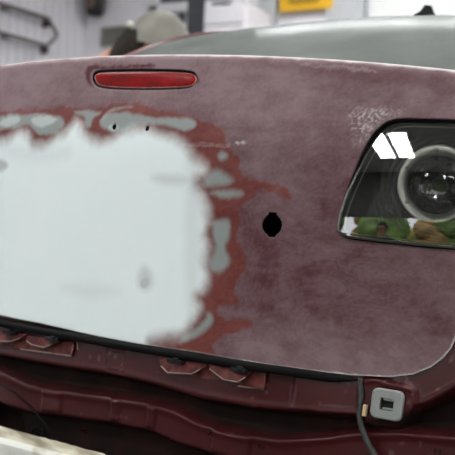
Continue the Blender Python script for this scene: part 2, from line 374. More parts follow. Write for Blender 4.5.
# ---------------- lid mesh
cell = .0021
xs = np.concatenate([np.linspace(-.80, -.50, 40)[:-1], np.arange(-.50, .80, cell)]); zs = np.arange(.44, 1.016, cell)
X, Z = np.meshgrid(xs, zs, indexing='ij')
S, nx, nz = sdf(lid_out, X, Z, True)
for pl in [lamp_out, brk_out, hole_out]+scr:
    s2, ax, az = sdf(pl, X, Z, True); s2 = -s2; k = s2 > S
    S = np.where(k, s2, S); nx = np.where(k, ax, nx); nz = np.where(k, az, nz)
gx, gz, faces = snap_grid(xs, zs, S, nx, nz, cell)
gy = lid_y(gx, gz)
me = bpy.data.meshes.new('trunk_lid'); me.from_pydata(np.stack([gx, gy, gz], 1).tolist(), [], faces); me.update()

# masks: painted / primed / filled zones, as colour attributes of the sheet itself
def region(px_poly, soft, warp=0., wscale=30., fine=0., fscale=150., smooth=True):
    pl = lid_xz(px_poly); pl = spline(pl, 3) if smooth else pl
    x = gx + warp*fbm(gx, gz, wscale); z = gz + warp*fbm(gx+5.1, gz+2.2, wscale)
    d = sdf(pl, x, z) + fine*fbm(gx, gz, fscale, 4)
    return 1-smoothstep(-soft, soft, d)
white = region([(-90, 155), (-30, 147), (0, 141), (8, 139), (18, 132), (28, 136), (33, 145), (44, 145), (54, 139), (64, 134), (72, 126), (78, 121.5), (83, 131), (90, 138), (100, 142), (112, 140), (120, 134), (131, 131), (147, 130), (160, 134), (172, 139), (184, 146), (193, 155), (202, 164), (205, 171), (198, 177), (196, 186), (202, 198), (207, 210), (207, 222), (204, 233), (208, 246), (204, 262), (207, 279), (203, 290), (195, 297), (198, 311), (190, 322), (184, 331), (174, 338), (150, 343), (140, 365), (60, 352), (0, 340), (-90, 330)], .020, .014, 34, .004, 110)
red = region([(-90, 118), (-20, 112), (0, 111), (28, 109), (52, 108), (66, 106.5), (82, 108), (101, 107), (118, 104), (138, 103), (152, 108), (166, 111), (186, 114), (201, 119), (214, 126), (224, 132), (226, 142), (232, 152), (240, 160), (240, 170), (248, 178), (262, 182), (276, 185), (287, 190), (289, 198), (284, 199.5), (276, 193), (263, 190), (256, 194), (250, 200), (242, 204), (237, 213), (239, 226), (237, 240), (246, 260), (245, 272), (236, 281), (235, 296), (240, 304), (222, 304), (217, 312), (226, 320), (248, 320), (250, 327), (238, 332), (222, 337), (213, 346), (208, 360), (120, 360), (-90, 330)], .0045, .007, 40, .012, 110)
red_thin = region([(222, 296), (236, 292), (244, 300), (236, 312), (224, 318), (214, 312)], .006, .006, 35)*.0
grey = np.zeros_like(gx)
for poly, soft in (([(-40, 124), (0, 117), (10, 113), (25, 114.5), (45, 114), (62, 118), (64, 125), (58, 131), (48, 135), (38, 133), (29, 125), (18, 127), (0, 130), (-40, 136)], .0022),
                   ([(74, 112), (88, 110.5), (101, 112), (97, 115), (93, 118), (90.5, 127), (86, 124), (84, 117)], .0022),
                   ([(100, 123), (106, 115.5), (120, 112), (135, 114), (152, 117.5), (170, 118), (187, 117), (195, 122), (194, 128), (184, 130), (168, 126), (150, 123.5), (135, 126), (122, 132), (108, 131)], .0022),
                   ([(217.5, 155), (221, 151.5), (226, 153.5), (226, 158), (221, 160), (218, 158)], .003),
                   ([(203, 181), (211, 172), (219, 170), (227, 176), (233, 180), (228, 184), (216, 186), (206, 187)], .004),
                   ([(211, 193), (220, 190.5), (234, 191), (242, 194), (234, 196), (220, 197)], .0035),
                   ([(213, 223), (220, 220), (228.5, 222), (230, 236), (226, 247), (229, 258), (225, 269), (215, 273), (210, 265), (213, 255), (217, 246), (213.5, 236)], .0032),
                   ([(207, 313), (212, 318), (210, 327), (199, 335), (189, 341), (180, 344), (183, 336), (196, 329), (204, 321)], .003)):
    grey = np.maximum(grey, region(poly, soft*2.3, .007, 50, .004, 110)*.9)
pale = np.zeros_like(gx)
for poly in ([(1, 121), (9, 117), (20, 116.5), (19, 122), (9, 126.5), (0, 125)], [(32, 118), (45, 116), (57, 119), (51, 124), (41, 127), (34, 124)], [(104, 114), (112, 109), (122, 107), (132, 106), (132, 107.5), (122, 109), (113, 112), (106, 117), (102, 121)], [(109, 127), (113, 123.5), (119, 127), (114, 131)]):
    pale = np.maximum(pale, region(poly, .004, .003, 40, .006, 120)*(.35 if len(poly) == 9 else .85))
# lavender smears in the filler
smear = np.zeros_like(gx)
for poly, soft, amt in (([(152, 178), (168, 175), (190, 177), (188, 183), (165, 184)], .014, .3), ([(139, 274), (144, 266), (151, 272), (153, 284), (146, 291), (139, 286)], .012, .32), ([(141, 281), (146, 277), (150, 282), (147, 289), (141, 288)], .003, .45), ([(-10, 160), (3, 160), (8, 166), (2, 171), (-10, 171)], .008, .5), ([(0, 142), (20, 145), (45, 152), (70, 148), (60, 160), (10, 158)], .02, .12), ([(150, 333), (186, 330), (186, 342), (150, 345)], .01, .35), ([(186, 165), (200, 165), (200, 250), (196, 300), (186, 300)], .016, .15), ([(60, 288), (90, 284), (120, 292), (90, 298)], .02, .12)):
    smear = np.maximum(smear, region(poly, soft, .006, 30)*amt)
# dusty, sanded haze on the paint: large clouds + directional sanding strokes
pxz = lambda x, y: lid_xz([(x, y)])[0]
dust = .44 + .62*fbm(gx+9, gz, 9, 4) + .40*fbm(gx*.6+3, gz*2.2, 34, 3)
dust += .45*smoothstep(.80, .99, gz)*(1-.5*smoothstep(.1, .5, gx)) + .38*(1-smoothstep(.47, .56, gz))*smoothstep(.2, .4, gx) 
dust -= .12*np.exp(-((gx-pxz(330, 160)[0])/.16)**2-((gz-pxz(330, 290)[1])/.06)**2)
strokes = fbm((gx*.9+gz*.5)*1.0, (gz*.9-gx*.5)*9, 22, 3)
wx = gx+.02*fbm(gx, gz, 18, 2); wz = gz+.02*fbm(gx+4, gz+8, 18, 2)
ang = 6*fbm(gx+2, gz+5, 5, 2)
sw = fbm(wx*np.cos(ang)+wz*np.sin(ang), (wz*np.cos(ang)-wx*np.sin(ang))*5, 42, 3)
blot = fbm(wx+1.7, wz+.4, 30, 5)
dust += .16*strokes + .34*sw + .55*blot + .30*fbm(gx, gz, 190, 3)
dust = np.clip(dust, 0, 1)
unsand = np.maximum.reduce([region([(89, 66), (110, 66), (150, 64), (150, 68), (110, 69), (93, 71), (91, 80), (93, 86), (88, 84), (86, 75)], .004, .004, 60, .006, 140), region([(196, 76), (199, 78), (199, 82), (196, 83)], .003), region([(250, 62), (350, 66), (455, 80), (455, 96), (400, 84), (320, 74)], .010, .02, 25)*.35])
wear_shine = np.zeros_like(gx)
sb = sdf(lid_out, gx, gz)
botm = 1-smoothstep(.0006, .0026, -sb + .0015*fbm(gx, gz, 60))
wear_shine = np.maximum(wear_shine, botm*(gz < .7)*np.where(gx > .30, 1., .45))
topm = (1-smoothstep(.001, .007, -sb + .006*fbm(gx, gz, 45)))*(gz > .9)
wear_shine = np.maximum(wear_shine, topm*.55)
for poly, amt, wv in (([(205, 141.5), (216, 144), (246, 143.5), (246, 145), (216, 146), (190, 144)], .08, .003), ([(178, 143), (200, 145), (228, 146), (228, 147.5), (200, 147)], .14, .006), ([(237, 141.5), (245, 142), (245, 144), (237, 143.5)], .4, .003), ([(300, 64), (330, 66), (352, 69), (330, 69)], .10, .012), ([(345, 67), (362, 69), (378, 72), (350, 71)], .14, .010)):  # crease highlight painted in as pale streaks, then lip scuffs
    wear_shine = np.maximum(wear_shine, region(poly, .002, wv, 80, .006, 260)*amt)
speck = region([(352, 112), (372, 108), (398, 112), (385, 120), (368, 136), (358, 144), (354, 130)], .016, .01, 30)*smoothstep(-.05, .35, fbm(gx, gz, 330, 3)+.05)
wear_shine = np.maximum(wear_shine, speck*.42)
for lab, arr in (('coats', (white, red, grey, pale)), ('marks', (smear, dust, unsand, wear_shine))):
    at_ = me.color_attributes.new(lab, 'FLOAT_COLOR', 'POINT'); at_.data.foreach_set('color', np.stack(arr, 1).astype(np.float32).ravel())

m_ = bpy.data.materials.new('sanded_panel'); m_.use_nodes = True; t = m_.node_tree; b = t.nodes['Principled BSDF']
L = t.links.new
def attr(n_):
    a_ = t.nodes.new('ShaderNodeAttribute'); a_.attribute_name = n_; s_ = t.nodes.new('ShaderNodeSeparateColor'); L(a_.outputs['Color'], s_.inputs[0]); return s_.outputs[0], s_.outputs[1], s_.outputs[2], a_.outputs['Alpha']
cw, cr, cg, cp = attr('coats'); ms, md, mu, mw = attr('marks')
def mixc(f, a_, b_):
    n_ = t.nodes.new('ShaderNodeMix'); n_.data_type = 'RGBA'
    (L(f, n_.inputs[0]) if not isinstance(f, float) else setattr(n_.inputs[0], 'default_value', f))
    for v, i in ((a_, 6), (b_, 7)):
        if isinstance(v, tuple): n_.inputs[i].default_value = v
        else: L(v, n_.inputs[i])
    return n_.outputs[2]
tc = t.nodes.new('ShaderNodeTexCoord')
def noise(scale, detail=4, map_=None):
    n_ = t.nodes.new('ShaderNodeTexNoise'); n_.inputs['Scale'].default_value = scale; n_.inputs['Detail'].default_value = detail
    if map_:
        mp = t.nodes.new('ShaderNodeMapping'); mp.inputs['Scale'].default_value = map_[0]; mp.inputs['Rotation'].default_value = map_[1]; L(tc.outputs['Object'], mp.inputs[0]); L(mp.outputs[0], n_.inputs['Vector'])
    else: L(tc.outputs['Object'], n_.inputs['Vector'])
    return n_.outputs['Fac']
def math_(op, a_, b_):
    n_ = t.nodes.new('ShaderNodeMath'); n_.operation = op; n_.use_clamp = True
    for v, i in ((a_, 0), (b_, 1)):
        if isinstance(v, (int, float)): n_.inputs[i].default_value = v
        else: L(v, n_.inputs[i])
    return n_.outputs[0]
fine = noise(900, 2); scratch = noise(60, 3, ((1, 1, 14), (0, .6, 0)))
dd = math_('ADD', math_('MULTIPLY', md, .85), math_('MULTIPLY', scratch, .12))
col = mixc(dd, srgb(72, 30, 36), srgb(130, 108, 112))
col = mixc(mu, col, srgb(74, 24, 30))
redc = mixc(dd, srgb(84, 24, 20), srgb(126, 72, 66))
col = mixc(cr, col, redc)
col = mixc(cg, col, srgb(134, 143, 141)); col = mixc(cp, col, srgb(176, 182, 181))
whc = mixc(noise(6, 3), srgb(220, 230, 229), srgb(228, 235, 236)); whc = mixc(ms, whc, srgb(120, 106, 116))
col = mixc(cw, col, whc); col = mixc(mw, col, srgb(226, 222, 220))
L(col, b.inputs['Base Color'])
ro = math_('ADD', math_('MULTIPLY', dd, .25), .36); ro = math_('ADD', ro, math_('MULTIPLY', cw, .4)); L(ro, b.inputs['Roughness'])
bp = t.nodes.new('ShaderNodeBump'); bp.inputs['Strength'].default_value = .12; bp.inputs['Distance'].default_value = .0006; L(scratch, bp.inputs['Height']); L(bp.outputs[0], b.inputs['Normal'])
b.inputs['Specular IOR Level'].default_value = .22
M_panel = m_
bm = bmesh.new(); bm.from_mesh(me); extrude_rim(bm, [(0, .0025, 0)])
bm.to_mesh(me); bm.free()
lidob = obj('trunk_lid', me, M_panel, car, True)
lidob['label'] = 'sanded burgundy boot lid with a big white filler patch ringed by red and grey primer'

def height_sheet(xa, xb, za, zb, st, yf):
    xs_ = np.arange(xa, xb+st/2, st); zs_ = np.arange(za, zb+st/2, st); X_, Z_ = np.meshgrid(xs_, zs_, indexing='ij'); Y_ = yf(X_, Z_)
    V = np.stack([X_, Y_, Z_], -1).reshape(-1, 3); n1, n2 = X_.shape; idx = np.arange(n1*n2).reshape(n1, n2)
    Fq = np.stack([idx[:-1, :-1], idx[1:, :-1], idx[1:, 1:], idx[:-1, 1:]], -1).reshape(-1, 4)
    me_ = bpy.data.meshes.new('sheet'); me_.from_pydata(V.tolist(), [], Fq.tolist()); me_.update(); return me_, V
# inner skin, seen only as blackness through the holes
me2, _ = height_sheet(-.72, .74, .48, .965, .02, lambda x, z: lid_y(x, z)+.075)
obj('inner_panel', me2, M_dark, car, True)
# deck between lip and rear glass
def deck_pt(u, v):
    x = u*(.72-.06*v); yl = tail_base(x)+.030; zl = ZT-.056*x*x-.001
    yb_ = .43+.02*u*u; zb_ = 1.035-.011*u*u
    return (x, yl+(yb_-yl)*v, zl+(zb_-zl)*v + .004*math.sin(math.pi*v))
def loft(fn, nu, nv):
    b_ = bmesh.new(); g = [[b_.verts.new(fn(-1+2*i/nu, j/nv)) for j in range(nv+1)] for i in range(nu+1)]
    for i in range(nu):
        for j in range(nv): b_.faces.new((g[i][j], g[i+1][j], g[i+1][j+1], g[i][j+1]))
    return b_
obj('trunk_deck', loft(deck_pt, 30, 8), M_body, car, True)
obj('lid_return', loft(lambda u, v: (u*.72, tail_base(u*.72)+lid_y(0., 1.0)*0+.012+.02*v+.02, ZT-.056*(u*.72)**2-.0008), 30, 1), M_body, car, True)

# ---------------- weatherstrip under the lid
pts = []
for px, py in [(-60, 314), (0, 323), (50, 332.5), (100, 341.5), (150, 350), (200, 358), (250, 366), (300, 373), (330, 377.5), (345, 379), (358, 380)]:
    q_ = unproject([(px, py)], lambda x, z: tail_base(x)+.016)[0]; pts.append(q_)
P_ = spline(pts, 6, False); rr = [.0085]*len(P_)
for i in range(14): rr[-1-i] = .0085*min(1, (i+2)/14)
obj('weatherstrip', tube(P_, rr, 10), M_black, car, True)

# ---------------- rear body panel
OFF = .034
psurf = lambda x, z: tail_base(x)+OFF
def pxz_(pts_): return unproject(pts_, psurf)[:, [0, 2]]
def curve(pts_):
    q_ = pxz_(pts_); o_ = np.argsort(q_[:, 0]); return lambda x: np.interp(x, q_[o_, 0], q_[o_, 1])
fA = curve([(-40, 345), (0, 354), (60, 365), (110, 373), (150, 382), (200, 397), (250, 406), (290, 410), (330, 414), (360, 416), (395, 414), (430, 404), (455, 391), (475, 372)])
fB = curve([(-40, 350), (0, 372), (30, 386), (75, 393), (110, 398), (150, 404), (175, 411), (200, 424), (230, 432), (280, 440), (330, 437), (355, 433), (400, 432), (455, 437)])
fC = curve([(-40, 390), (30, 411), (60, 414), (110, 421), (150, 429), (175, 441), (200, 448), (225, 457), (300, 480), (455, 500)])
arch = pxz_([(-12, 428)])[0]
lockp = spline(pxz_([(364, 388), (370, 381), (380, 379.5), (392, 383), (408, 386), (417, 390), (419, 400), (416, 414), (404, 428), (380, 428), (366, 420)]), 3)
rect1 = pxz_([(107, 349), (125, 352), (125, 373), (107, 370)])
ribs = [pxz_([p_])[0, 0] for p_ in ((43, 400), (62, 405), (112, 410), (120, 410), (148, 415), (156, 418), (214, 435), (252, 440))]
bend = pxz_([(290, 388)])[0, 0]; bend2 = pxz_([(301, 388)])[0, 0]
seam1 = spline(pxz_([(86, 336), (88, 360)]), 2, False)
def panel_parts(x, z):
    a_, b_, c_ = fA(x), fB(x), fC(x)
    band = smoothstep(0, .010, a_-z)*smoothstep(-.002, .016, z-b_)
    low = smoothstep(0, .012, c_-z)
    hole = 1-smoothstep(-.003, .006, np.sqrt(((x-arch[0])/1.25)**2+(z-arch[1])**2)-.062)
    return band, low, hole
def panel_y(x, z):
    band, low, hole = panel_parts(x, z)
    y = tail_base(x)+OFF + .030*band + .034*low + .06*hole
    y = y + .05*np.clip((fA(x)-z), 0, .2)*0
    face = (z < fB(x)+.002)*(z > fC(x)-.002)
    step = 0
    for i, rx in enumerate(ribs): step = step + (1 if i % 2 == 0 else -1)*smoothstep(-.003, .003, x-rx)
    y = y - .006*step*smoothstep(0, .006, fB(x)-z)*smoothstep(0, .006, z-fC(x))
    y = y - .004*np.exp(-((z-(fB(x)-.004))/.007)**2)                       # rolled top edge of the lower face
    y = y - .012*smoothstep(bend, bend2, x)*smoothstep(0, .004, z-fA(x)) 
    y = y - .002*np.exp(-((z-(fA(x)+.005))/.005)**2)
    lk_ = 1-smoothstep(-.006, .004, sdf(lockp, x, z)); y = y*(1-lk_) + (tail_base(x)+OFF-.016)*lk_ - .005*np.exp(-(sdf(lockp, x, z)/.004)**2)*(z > fA(x)-.012)
    y = y + .004*(1-smoothstep(-.002, .002, np.abs(sdf(rect1, x, z))-.001))
    y = y + .05*smoothstep(.70, .86, x)**2
    return y
me3, V = height_sheet(-.80, .88, .08, .66, .0031, panel_y)
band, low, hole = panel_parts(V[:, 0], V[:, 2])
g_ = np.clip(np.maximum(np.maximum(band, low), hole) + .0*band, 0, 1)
shade_grime = np.clip(g_*(.9+.5*fbm(V[:, 0], V[:, 2], 20)) + .22*(.5+fbm(V[:, 0], V[:, 2], 12))*(V[:, 2] < fA(V[:, 0])), 0, 1)  # near-black painted in for shade in the recesses, mixed with mottled dirt
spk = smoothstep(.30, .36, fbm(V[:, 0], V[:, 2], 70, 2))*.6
at_ = me3.color_attributes.new('shade_grime', 'FLOAT_COLOR', 'POINT'); at_.data.foreach_set('color', np.stack([shade_grime, spk, spk*0, spk*0+1], 1).astype(np.float32).ravel())
m_ = bpy.data.materials.new('shaded_grimy_body_paint'); m_.use_nodes = True; t = m_.node_tree; b = t.nodes['Principled BSDF']; L = t.links.new
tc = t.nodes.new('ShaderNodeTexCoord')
cr, cg, _, _ = attr('shade_grime')
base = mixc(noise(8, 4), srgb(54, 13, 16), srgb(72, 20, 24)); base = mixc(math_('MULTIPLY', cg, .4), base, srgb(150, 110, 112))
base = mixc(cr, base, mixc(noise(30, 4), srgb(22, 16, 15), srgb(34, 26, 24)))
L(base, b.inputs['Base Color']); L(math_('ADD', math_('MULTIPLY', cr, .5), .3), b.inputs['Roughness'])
inv_ = t.nodes.new('ShaderNodeMath'); inv_.operation = 'MULTIPLY_ADD'; L(cr, inv_.inputs[0]); inv_.inputs[1].default_value = -.14; inv_.inputs[2].default_value = .17; L(inv_.outputs[0], b.inputs['Specular IOR Level'])
inv2 = t.nodes.new('ShaderNodeMath'); inv2.operation = 'MULTIPLY_ADD'; inv2.use_clamp = True; L(cr, inv2.inputs[0]); inv2.inputs[1].default_value = -1.2; inv2.inputs[2].default_value = .22; L(inv2.outputs[0], b.inputs['Coat Weight']); b.inputs['Coat Roughness'].default_value = .1
M_pan = m_
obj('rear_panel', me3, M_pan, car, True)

# brackets under the lid edge
def on_panel(px, py, off=0.):
    q_ = unproject([(px, py)], lambda x, z: tail_base(x)+OFF+off)[0]; return Vector(q_)
M_brk = mat('worn_bracket_paint', srgb(106, 50, 46), .45, .0, col2=srgb(66, 24, 25), scale=60, spec=.2)
M_lit_edge = mat('lit_edge_paint', srgb(168, 146, 134), .5, .3, noise=.3, scale=90)  # pale colour paints in the light that bracket edges catch
def plate(name, pts_, th, off, m1, parent, lean=0.):
    bm = bmesh.new(); fr = [on_panel(px, py, off) for px, py in pts_]; zt_ = max(v.z for v in fr)
    fr = [v + Vector((0, -lean*(zt_-v.z), 0)) for v in fr]
    A = [bm.verts.new(v) for v in fr]; B = [bm.verts.new(v+Vector((0, th, 0))) for v in fr]
    bm.faces.new(A); bm.faces.new(B[::-1]); n_ = len(A)
    for i in range(n_): bm.faces.new((A[i], B[i], B[(i+1) % n_], A[(i+1) % n_]))
    return obj(name, bm, m1, parent)
def edge_strip(name, pts_, r_, off, m1, parent, lean=0., ztop=None):
    P = [on_panel(px, py, off) for px, py in pts_]; zt_ = ztop
    P = [v + Vector((0, -lean*(zt_-v.z), 0)) for v in P] if lean else P
    return obj(name, tube(P, r_, 6), m1, parent, True)
def bracket(back_pts, tabs, frame, clips):
    bk = plate('mounting_bracket', back_pts, .004, -.006, M_brk, car)
    for tp_ in tabs:
        zt_ = max(on_panel(px, py, -.012).z for px, py in tp_)
        tb = plate('tab', tp_, .003, -.012, M_brk, bk, .25)
        edge_strip('tab_edge', tp_[1:5], .0013, -.0135, M_lit_edge, bk, .25, zt_)
    if frame: edge_strip('frame_edge', frame, .0015, -.008, M_lit_edge, bk)
    for cx_, cy_ in clips:
        c_ = on_panel(cx_, cy_, -.019); obj('clip', box(c_, (.034, .016, .008), Matrix.Rotation(-.02, 3, 'Y'), .002), M_dark, bk)
        obj('clip', box(c_+Vector((.004, -.004, .004)), (.012, .014, .007), None, .002), M_dark, bk)
bracket([(158, 356), (266, 369.5), (265, 390), (240, 386), (236, 380), (206, 379), (165, 370)],
        [[(159, 357), (163, 366), (170, 372.5), (194, 374), (201, 369.5), (207, 366), (205, 361)], [(208, 362), (211, 369), (226, 379.5), (240, 382), (247, 377.5), (253, 371.5), (253, 366.5)]],
        [(238, 386), (264, 390), (265.5, 371.5), (255, 371)], [(176, 361.5), (240, 370)])
bracket([(-30, 327), (73, 342.5), (71, 356), (20, 349), (-30, 342)],
        [[(-26, 330), (-22, 338), (-10, 341), (13, 341.5), (21, 338), (27, 334.5), (27, 334)], [(27.5, 335.5), (28, 341), (33, 344.5), (46, 347.5), (53, 344), (62, 341.5), (62, 340)]],
        [(20, 349), (71, 356), (73.5, 344)], [(10, 332.5), (54, 339.5)])
edge_strip('seam_edge', [(77, 340), (78, 350)], .002, .001, M_lit_edge, car)
# little drip hook under the strip
hk = on_panel(338, 381, -.006); obj('drain_lip', box(hk, (.016, .012, .010), None, .003), M_dark, car)
# bolts / nubs
for px, py in ((212, 434), (262, 446), (438, 451), (84, 431)):
    c_ = unproject([(px, py)], panel_y)[0]
    obj('bolt', lathe([(0, -.004), (.004, -.004), (.0055, 0), (.0055, .004)], 10, Matrix.Translation(c_) @ Matrix.Rotation(-math.pi/2, 4, 'X') @ Matrix.Diagonal((1, 1, -1, 1))), M_brk, car, True)
# tow loop in the dark arch
c_ = unproject([(42, 433)], panel_y)[0]
obj('tow_loop', tube([Vector(c_)+Vector((.016*math.cos(a_), -.012, .011*math.sin(a_))) for a_ in [2*math.pi*i/16 for i in range(16)]], .0035, 8, True), M_black, car, True)
edge_strip('arch_edge', [(0, 384), (15, 393), (30, 406), (42, 420), (52, 432)], .0022, -.001, M_black, car)

# grey latch cover with a square opening
c_ = on_panel(388, 404.3, -.020); nrm = Vector((2*.0995*c_.x+4*.1117*c_.x**3, -1, 0)).normalized()
def local(c0, n_, roll=0.):
    zx = Vector(n_).normalized(); u = Vector((0, 0, 1)); r_ = u.cross(zx).normalized(); u = zx.cross(r_)
    return Matrix.Translation(c0) @ Matrix((r_.to_tuple()+(0,), u.to_tuple()+(0,), zx.to_tuple()+(0,), (0, 0, 0, 1))).transposed().to_4x4() @ Matrix.Rotation(roll, 4, 'Z') if False else Matrix.Translation(c0) @ Matrix(((r_.x, u.x, zx.x, 0), (r_.y, u.y, zx.y, 0), (r_.z, u.z, zx.z, 0), (0, 0, 0, 1))) @ Matrix.Rotation(roll, 4, 'Z')
def rrect(w_, h_, r_, n_=6):
    out = []
    for cx_, cy_, a0 in ((w_-r_, h_-r_, 0), (-w_+r_, h_-r_, 90), (-w_+r_, -h_+r_, 180), (w_-r_, -h_+r_, 270)):
        for i in range(n_+1): a_ = math.radians(a0+90*i/n_); out.append((cx_+r_*math.cos(a_), cy_+r_*math.sin(a_)))
    return out
def ring_plate(outer, inner, th, bev, Mx):
    bm = bmesh.new(); n_ = len(outer)
    s = 1-bev/.024
    loops = [[bm.verts.new((x_, y_, 0)) for x_, y_ in outer], [bm.verts.new((x_, y_, th-bev)) for x_, y_ in outer], [bm.verts.new((x_*s, y_*s, th)) for x_, y_ in outer], [bm.verts.new((x_, y_, th)) for x_, y_ in inner], [bm.verts.new((x_, y_, 0)) for x_, y_ in inner]]
    for A, B in zip(loops[:-1], loops[1:]):
        for i in range(n_): bm.faces.new((A[i], A[(i+1) % n_], B[(i+1) % n_], B[i]))
    bmesh.ops.transform(bm, matrix=Mx, verts=bm.verts[:]); return bm
ML = local(c_, nrm, .0)
M_lgrey = mat('grey_nylon', srgb(132, 134, 132), .5, noise=.06, scale=40)
lk = obj('latch_cover', ring_plate(rrect(.0276, .0252, .0105), rrect(.0118, .0100, .001), .008, .002, ML), M_lgrey, car)
obj('latch_recess', box((0, 0, -.002), (.026, .022, .002)), M_dark, lk).matrix_local = ML
for s_ in (-.0072, .0078): obj('latch_jaw', box((.002, s_, .003), (.0185, .003, .006), None, .0006), M_lgrey, lk).matrix_local = ML
# wire and its beige clip
wp = [(361, 379), (360, 386), (361.5, 396), (360, 405), (359.5, 414), (361, 424), (364, 434), (368, 443), (373, 452), (378, 462), (384, 476)]
W = [unproject([p_], lambda x, z: tail_base(x)+OFF-.020)[0] for p_ in wp]
obj('wiring_loom', tube(spline(W, 5, False), .0052, 8), mat('loom_tape', srgb(58, 58, 56), .7, noise=.5, scale=120, bump=.6), car, True)
c_ = on_panel(365, 410.5, -.024); obj('wire_clip', box(c_, (.0062, .008, .0195), None, .0012), mat('beige_nylon', srgb(198, 172, 132), .5, noise=.1), car)

# ---------------- high brake light
def inset(poly, d):
    P = np.asarray(poly); c0 = P.mean(0); n_ = len(P); T = np.roll(P, -1, 0)-np.roll(P, 1, 0); T /= np.linalg.norm(T, axis=1)[:, None]+1e-12
    N = np.stack([-T[:, 1], T[:, 0]], 1)
    area = .5*np.sum(P[:, 0]*np.roll(P[:, 1], -1)-np.roll(P[:, 0], -1)*P[:, 1])
    return P + N*d*(1 if area > 0 else -1)
def patch(poly, cell_, yf, name, m1, parent, rim=()):
    P = np.asarray(poly); xs_ = np.arange(P[:, 0].min()-cell_*2, P[:, 0].max()+cell_*3, cell_); zs_ = np.arange(P[:, 1].min()-cell_*2, P[:, 1].max()+cell_*3, cell_)
    X_, Z_ = np.meshgrid(xs_, zs_, indexing='ij'); s_, ax, az = sdf(P, X_, Z_, True); a_, b_, f_ = snap_grid(xs_, zs_, s_, ax, az, cell_)
    me_ = bpy.data.meshes.new(name); me_.from_pydata(np.stack([a_, yf(a_, b_), b_], 1).tolist(), [], f_); me_.update()
    if rim:
        bm = bmesh.new(); bm.from_mesh(me_); extrude_rim(bm, rim); bm.to_mesh(me_); bm.free()
    return obj(name, me_, m1, parent, True), (a_, b_)
def outline_tube(poly, yf, r_, name, m1, parent):
    return obj(name, tube([(x_, float(yf(np.array([x_]), np.array([z_]))[0]), z_) for x_, z_ in poly], r_, 8, True), m1, parent, True)
bl = outline_tube(inset(brk_out, .0012), lambda x, z: lid_y(x, z)+.004, .0028, 'brake_light', M_black, car)
bl['label'] = 'long narrow red high brake light in a black rim near the lid lip'
m_ = bpy.data.materials.new('red_lens'); m_.use_nodes = True; t = m_.node_tree; b = t.nodes['Principled BSDF']; L = t.links.new; tc = t.nodes.new('ShaderNodeTexCoord')
L(mixc(noise(14, 3, ((1, 1, 3), (0, 0, 0))), srgb(50, 2, 4), srgb(160, 8, 10)), b.inputs['Base Color']); b.inputs['Roughness'].default_value = .25; b.inputs['Coat Weight'].default_value = .0; b.inputs['Specular IOR Level'].default_value = .16
bc = brk_out.mean(0); 
bi = inset(brk_out, .0045)
def bl_y(x, z):
    d = np.clip(-sdf(bi, x, z), 0, .012); return lid_y(x, z)+.0045-.0035*np.sqrt(np.clip(1-(1-d/.012)**2, 0, 1))
patch(bi, .0022, bl_y, 'lens', m_, bl)
outline_tube(inset(brk_out, .0058), lambda x, z: lid_y(x, z)+.0035, .0009, 'lens_edge', mat('pink_edge', srgb(190, 120, 112), .3), bl)

# ---------------- tail lamp
gap = inset(lamp_out, .003)
def lens_y(x, z):
    zb_ = pz0; d = z-zb_
    return lid_y(x, np.full_like(z, zb_)) + LT*d + .5*LK*d*d - .009
pz0 = float(lamp_out[:, 1].min()); LT, LK = .02, .75
seal = outline_tube(lamp_out, lambda x, z: lid_y(x, z)+.006, .0034, 'tail_lamp', M_black, car)
seal['label'] = 'clear-lensed dark tail lamp with round chrome-ringed projector at the right'
lens, _ = patch(gap, .004, lens_y, 'lens', M_lens, seal, [(0, .02, 0)])
outline_tube(inset(lamp_out, .0045), lambda x, z: lens_y(x, z)+.003, .0026, 'lens_edge', M_rim, seal)
outline_tube(inset(lamp_out, .0105), lambda x, z: lens_y(x, z)+.012, .0018, 'lens_edge', M_rim, seal)
def lamp_surf(x, z): return lens_y(x, z)+.016
rc = unproject([(437, 184)], lambda x, z: lens_y(x, np.clip(z, .7, .95))+.022)[0]
nr = Vector((.30, -1, .06)).normalized(); MR = local(Vector(rc), nr)
RO = .0668
def house_y(x, z):
    d = np.clip(-sdf(lamp_out, x, z), 0, 1); r_ = np.hypot(x-rc[0], z-rc[2])
    ridge = .0035*np.cos(np.clip((r_-RO)/.0088, 0, 60)*2*math.pi)*smoothstep(RO, RO+.006, r_)*(1-smoothstep(.118, .124, r_))
    bowl = .05-.016*smoothstep(RO, .125, r_)
    return lens_y(x, z) + .012 + (bowl+ridge)*smoothstep(0, .03, d) + .03*(1-smoothstep(.02, RO, r_))
patch(lamp_out, .003, house_y, 'housing', M_house, seal)
ringm = lathe([(RO-.016, -.035), (RO-.0165, -.004), (RO-.0155, 0), (RO-.0135, .0012), (RO-.003, .0058), (RO, .0048), (RO+.0006, -.004), (RO, -.035)], 72, MR)
obj('chrome_ring', ringm, M_chrome, seal, True)
for k in range(6):
    a_ = math.radians(98+60*k); obj('ring_screw', lathe([(0, .004), (.0028, .0035), (.0034, .001), (.0034, -.002)], 10, MR @ Matrix.Translation(((RO-.0085)*math.cos(a_), (RO-.0085)*math.sin(a_), .002))), M_chrome, seal, True)
M_facet = mat('smoked_facets', srgb(170, 170, 174), .1, .9, noise=.5, scale=40)
bm = bmesh.new(); R_ = RO-.017
for i in range(7):
    for j in range(22):
        r0, r1 = R_*i/7, R_*(i+1)/7; a0, a1_ = 2*math.pi*j/22, 2*math.pi*(j+1)/22
        vv = [(r_*math.cos(a_), r_*math.sin(a_), -.034+.022*(r_/R_)**2+random.uniform(-.0032, .0032)) for r_, a_ in ((r0, a0), (r1, a0), (r1, a1_), (r0, a1_))]
        if i == 0: vv = vv[1:3]+[(0, 0, -.034)]
        bm.faces.new([bm.verts.new(v) for v in vv])
bmesh.ops.transform(bm, matrix=MR, verts=bm.verts[:]); rf = obj('reflector', bm, M_facet, seal); rf['kind'] = 'stuff'
